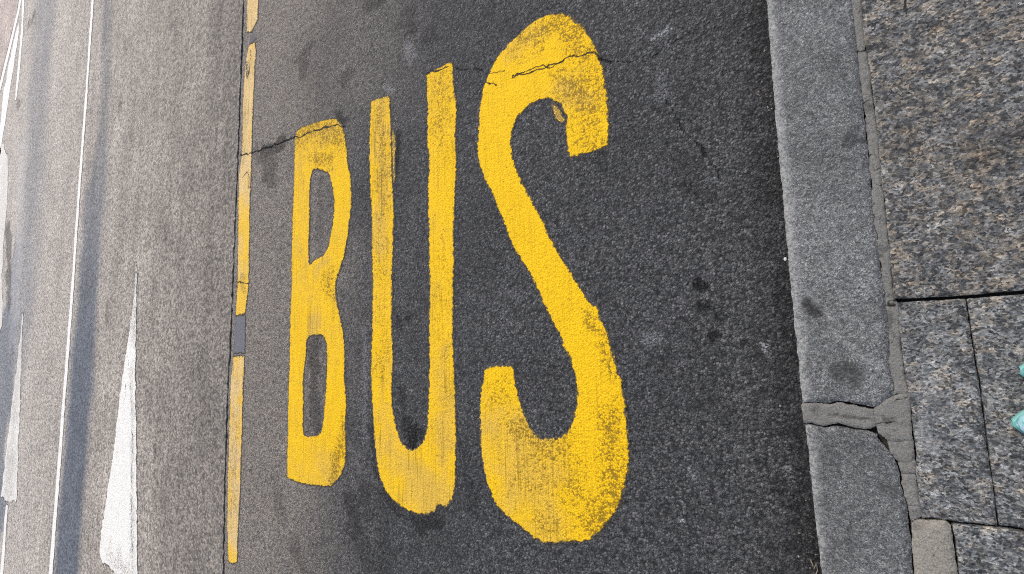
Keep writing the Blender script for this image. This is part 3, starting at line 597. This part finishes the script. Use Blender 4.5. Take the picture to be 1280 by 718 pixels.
p = ats([(1078.5, -70), (1077, 0), (1079.5, 43), (1087.5, 87), (1092.5, 127), (1097.5, 167), (1102.5, 234), (1105.5, 243), (1111, 297), (1115, 340), (1117.5, 374), (1200, 370), (1280, 363), (1340, 358)], ZK)
up_y = p[-1, 1]
W = np.concatenate([p, [[xr, up_y], [xr, 1.25], [p[0, 0], 1.25]]])
stone('paving_slab', None, 'largest dark speckled granite slab with brown patches, above the wide dark joint', 'paving slab', M_SLAB, group=G_P, seed=91, cell=0.005, und_=(0.006, 18), world=W, rag=0.0009, r=0.002, d=0.004,
      cr=[([(1130, -5), (1131, 12), (1132.5, 26)], 0.0012)], st=[([(1083, 62), (1092, 60)], 0.009, 0.9), ([(1083, 14)], 0.005, 0.9), ([(1150, 120), (1250, 180)], 0.05, 0.3), ([(1130, 160), (1125, 200)], 0.03, 0.3)], pl=[([(1172, 62)], 0.0)] if False else ())
stone('paving_slab', [(1122, 378), (1207.5, 373.6), (1216.8, 440), (1224.3, 478), (1233, 551), (1241.6, 612), (1247.2, 657), (1215, 655), (1190, 652), (1184, 650.5), (1153, 648.5), (1150, 628), (1146, 594), (1145.5, 565), (1141.5, 528), (1138, 501), (1131.5, 467), (1125.5, 420)],
      'narrow blue grey granite slab between the mortar strip and a thin upright joint', 'paving slab', M_SLAB2, group=G_P, seed=93, und_=(0.005, 20), rag=0.0009, r=0.002, d=0.004,
      pl=[([(1153, 540), (1160, 552)], 0.018, 0.5), ([(1208, 536), (1214, 542)], 0.006, 1.0), ([(1160, 480), (1170, 510)], 0.03, 0.2)])
q = ats([(1210, 373.6), (1280, 368), (1345, 363.5)], ZK); q2 = ats([(1345, 672), (1280, 661.5), (1249.5, 657.5), (1243.5, 612), (1235, 551), (1226, 478), (1218.5, 440)], ZK)
W = np.concatenate([q, [[xr, q[-1, 1]], [xr, q2[0, 1]]], q2])
stone('paving_slab', None, 'granite slab right of the thin upright joint, under the teal shoes', 'paving slab', M_SLAB2, group=G_P, seed=95, cell=0.005, und_=(0.005, 20), world=W, rag=0.0009, r=0.002, d=0.004)
q = ats([(1191.5, 656.5), (1215, 658), (1247, 661.5), (1280, 666), (1345, 676)], ZK); b0 = ats([(1208, 800), (1199.5, 718), (1197, 692)], ZK)
W = np.concatenate([q, [[xr, q[-1, 1]], [xr, b0[0, 1] - 0.25], [b0[0, 0], b0[0, 1] - 0.25]], b0])
stone('paving_slab', None, 'bottom granite slab right of the sandy block', 'paving slab', M_SLAB2, group=G_P, seed=97, cell=0.005, und_=(0.005, 20), world=W, rag=0.0009, r=0.002, d=0.004)
# neighbours just outside the frame
yb = b0[0, 1] - 0.26
x_in = p[0, 0] + 0.005
ktop = ats([(953, -60), (1058, -60)], ZK); kbot = ats([(1036, 800), (1150, 800)], ZK)
G_O = 'granite slabs outside the frame'
kr = p[0, 0] - 0.008
y_t, y_b = ktop[:, 1].max() + 0.012, kbot[:, 1].min() - 0.03
for n_, (a, b) in enumerate(((y_t, y_t + 1.0), (y_t + 1.008, y_t + 2.0), (y_b - 0.9, y_b), (y_b - 1.9, y_b - 0.908))):
    stone('kerb_stone', None, 'grey granite kerbstone continuing the kerb beyond the picture', 'kerbstone', M_KERB, world=(rect(kx_front, kr - 0.03, a, b) if n_ < 2 else np.array([[kbot[0, 0], a], [kr - 0.03, a], [kr - 0.03, kbot[1, 1] - 0.012 if n_ == 2 else b], [kbot[0, 0], kbot[0, 1] - 0.012 if n_ == 2 else b]])), cell=0.012, ep=True, group='kerbstones outside the frame', seed=300 + n_)
    tag(stone('mortar_strip', None, 'mortar strip along the kerb beyond the picture', 'mortar', M_MORTAR, world=rect(kr - 0.028, kr + 0.05 * (n_ == 2), a, b if n_ != 2 else kbot[1, 1] - 0.008), cell=0.01, group='mortar outside the frame', seed=310 + n_, z=ZK - 0.005, r=0.002, d=0.003))
sy = b0[0, 1] - 0.258
k = 0
for (x0, x1, y0, y1) in [(kr, xr, 1.256, 1.9), (kr, xr, 1.906, 2.6), (kr, xr, sy - 0.6, sy), (kr, xr, sy - 1.2, sy - 0.606)] + [(xr + 0.006, 1.75, a - 0.6, a - 0.006) for a in np.arange(-1.2, 3.0, 0.6)]:
    stone('paving_slab', None, 'speckled granite slab of the paving beyond the picture', 'paving slab', M_SLAB, group=G_O, seed=320 + k, cell=0.015, und_=(0.004, 10), world=rect(x0, x1, y0, y1), rag=0.001, r=0.003, d=0.004); k += 1

# small white pebble on the kerb lip
def blob(name, loc, r, sq, mat, seed):
    bm = bmesh.new(); bmesh.ops.create_icosphere(bm, subdivisions=2, radius=r)
    rd = random.Random(seed)
    for v in bm.verts: v.co = Vector((v.co.x * sq[0], v.co.y * sq[1], v.co.z * sq[2])) * (0.8 + 0.4 * rd.random())
    me = bpy.data.meshes.new(name); bm.to_mesh(me); bm.free(); me.materials.append(mat)
    return link(name, me, loc)
pb = at(982, 324, 0.01)
tag(blob('pebble', (*at(981.5, 324, ZK), ZK + 0.001), 0.0035, (1, 1.4, 0.7), plain('pebble_white', (0.5, 0.5, 0.48), 0.8), 4), 'small whitish pebble resting on the front edge of the upper kerbstone', 'pebble')

# grit washed into the gutter, and a dry twig
def chips(name, n, seed, mat):
    rd = random.Random(seed); bm = bmesh.new()
    for _ in range(n):
        d = abs(rd.gauss(0, 0.028)); x = kx_front - 0.004 - d; y = rd.uniform(-0.75, 1.1); r = 0.0012 + 0.0028 * rd.random() ** 3
        z = float(road_lie(np.array([[x, y]]))[0]) + r * 0.3
        m = Matrix.Translation((x, y, z)) @ Matrix.Rotation(rd.random() * 6.28, 4, 'Z') @ Matrix.Diagonal((1, 0.5 + 0.5 * rd.random(), 0.6, 1))
        g = bmesh.ops.create_icosphere(bm, subdivisions=1, radius=r, matrix=m)
        for v in g['verts']: v.co += Vector((rd.uniform(-1, 1), rd.uniform(-1, 1), rd.uniform(-1, 1))) * r * 0.25
    me = bpy.data.meshes.new(name); bm.to_mesh(me); bm.free(); me.materials.append(mat)
    return link(name, me)
tg = T('grit_stone'); cg = tg.ramp(tg.sep(tg.vor(60)['Color'])[0], [(0, (0.03, 0.03, 0.03)), (0.5, (0.07, 0.067, 0.062)), (0.85, (0.13, 0.12, 0.105)), (1, (0.28, 0.27, 0.25))])
tag(chips('grit', 420, 5, tg.done(cg, 0.9, 0.2)), 'fine grit gathered in the dark gutter along the kerbstones', 'grit', kind='stuff')
def tube(name, pts, r, mat):
    V, Q = [], []; n = 6
    for i, q in enumerate(pts):
        a = Vector(pts[max(i - 1, 0)]); b = Vector(pts[min(i + 1, len(pts) - 1)]); d = (b - a).normalized()
        u_ = d.cross(Vector((0, 0, 1))).normalized(); w_ = u_.cross(d)
        for k in range(n): V.append(tuple(Vector(q) + (u_ * math.cos(k * 6.2832 / n) + w_ * math.sin(k * 6.2832 / n)) * r))
    for i in range(len(pts) - 1):
        for k in range(n): Q.append((i * n + k, i * n + (k + 1) % n, (i + 1) * n + (k + 1) % n, (i + 1) * n + k))
    return link(name, make_mesh(name, V, Q, None, True, mat))
tw = [(*at(x, y, 0.008), 0.006 + 0.004 * math.sin(i)) for i, (x, y) in enumerate([(1013, 700), (1016, 706), (1017, 712), (1020, 705), (1022, 714), (1019, 722)])]
tag(tube('twig', tw, 0.0013, plain('dry_twig', (0.22, 0.19, 0.14), 0.9)), 'tiny bent dry twig in the gutter at the bottom of the lower kerbstone', 'twig')

# ------------------------------------------------------------------ teal shoes of whoever stands on the pavement
def marble():
    t = T('teal_marbled_fabric')
    w = t.warp(14, 0.10)
    n = t.noise(32, 4, 0.6, w, 1.5)
    col = t.ramp(n, [(0.30, (0.07, 0.23, 0.22)), (0.44, (0.13, 0.34, 0.32)), (0.52, (0.28, 0.50, 0.53)), (0.58, (0.34, 0.36, 0.55)), (0.64, (0.10, 0.38, 0.32)), (0.78, (0.42, 0.58, 0.56))])
    t.bump(t.noise(600, 2), 0.3, 0.001)
    return t.done(col, 0.6, 0.3)
M_TEAL = marble(); M_SOLE = plain('shoe_sole', (0.13, 0.33, 0.31), 0.6); M_SOCK = plain('shoe_lining', (0.03, 0.05, 0.06), 0.9); M_LACE = plain('shoe_lace', (0.55, 0.72, 0.68), 0.8)
def shoe(tip, ang, label, side):
    root = bpy.data.objects.new('shoe', None); sc.collection.objects.link(root)
    root.location = (tip[0], tip[1], ZK); root.rotation_euler.z = ang
    tag(root, label, 'shoe', 'teal shoes on the paving')
    L = 0.27
    # stations along the shoe: distance from the toe, half width, top height, sideways shift
    st = [(0.0, 0.004, 0.022, 0), (0.008, 0.015, 0.032, 0), (0.025, 0.029, 0.044, 0), (0.05, 0.041, 0.055, .002), (0.085, 0.047, 0.066, .003), (0.12, 0.043, 0.082, .003), (0.15, 0.038, 0.093, .002), (0.185, 0.034, 0.088, 0), (0.225, 0.034, 0.088, -.001), (0.255, 0.028, 0.085, 0), (0.268, 0.012, 0.06, 0), (0.272, 0.002, 0.04, 0)]
    def ring_mesh(name, mat, z0f, z1f, grow, n=20):
        V = []; Q = []
        for (x, w, h, sh) in st:
            z0, z1 = z0f(h), z1f(h)
            for k in range(n):
                a = 2 * math.pi * k / n
                ca, sa = math.cos(a), math.sin(a)
                ww = (w + grow) * (abs(ca) ** 0.7) * (1 if ca >= 0 else -1)
                zz = (z0 + z1) / 2 + (z1 - z0) / 2 * (abs(sa) ** 0.75) * (1 if sa >= 0 else -1)
                V.append((x + (-grow if x < .1 else grow) * (x == 0 or x > .27), ww + sh * side, zz))
        m = len(st)
        for i in range(m - 1):
            for k in range(n): Q.append((i * n + k, (i + 1) * n + k, (i + 1) * n + (k + 1) % n, i * n + (k + 1) % n))
        o = link(name, make_mesh(name, V, Q, None, True, mat), parent=root)
        return o
    ring_mesh('upper', M_TEAL, lambda h: 0.016, lambda h: h, 0.0)
    ring_mesh('sole', M_SOLE, lambda h: 0.0, lambda h: 0.02, 0.003)
    # collar opening
    V = []; Q = []; n = 20
    for (rr, z) in ((0.0, 0.080), (0.9, 0.086), (1.0, 0.094), (1.12, 0.092)):
        for k in range(n):
            a = 2 * math.pi * k / n; V.append((0.205 + 0.045 * rr * math.cos(a), 0.028 * rr * math.sin(a), z))
    for i in range(3):
        for k in range(n): Q.append((i * n + k, (i + 1) * n + k, (i + 1) * n + (k + 1) % n, i * n + (k + 1) % n))
    link('collar', make_mesh('collar', V, Q, None, True, M_SOCK), parent=root)
    for j in range(4):
        x = 0.085 + 0.019 * j; h = 0.069 + j * 0.0075
        V = []; Q = []; m = 9
        for i in range(m):
            y = -0.024 + 0.048 * i / (m - 1); zc = h + 0.004 - 0.016 * (y / 0.024) ** 2
            for (dx, dz) in ((-.003, -.001), (.003, -.001), (.003, .002), (-.003, .002)): V.append((x + dx + y * 0.2 * (-1) ** j, y, zc + dz))
        for i in range(m - 1):
            for k in range(4): Q.append((i * 4 + k, i * 4 + (k + 1) % 4, (i + 1) * 4 + (k + 1) % 4, (i + 1) * 4 + k))
        link('lace', make_mesh('lace', V, Q, None, True, M_LACE), parent=root)
    return root
shoe(at(1269, 530, ZK + 0.02), math.radians(3), 'lower teal marbled shoe, its pointed toe reaching furthest into the picture', 1)
shoe(at(1278, 464, ZK + 0.02), math.radians(-2), 'upper teal shoe, only a sliver of its toe at the right edge', -1)
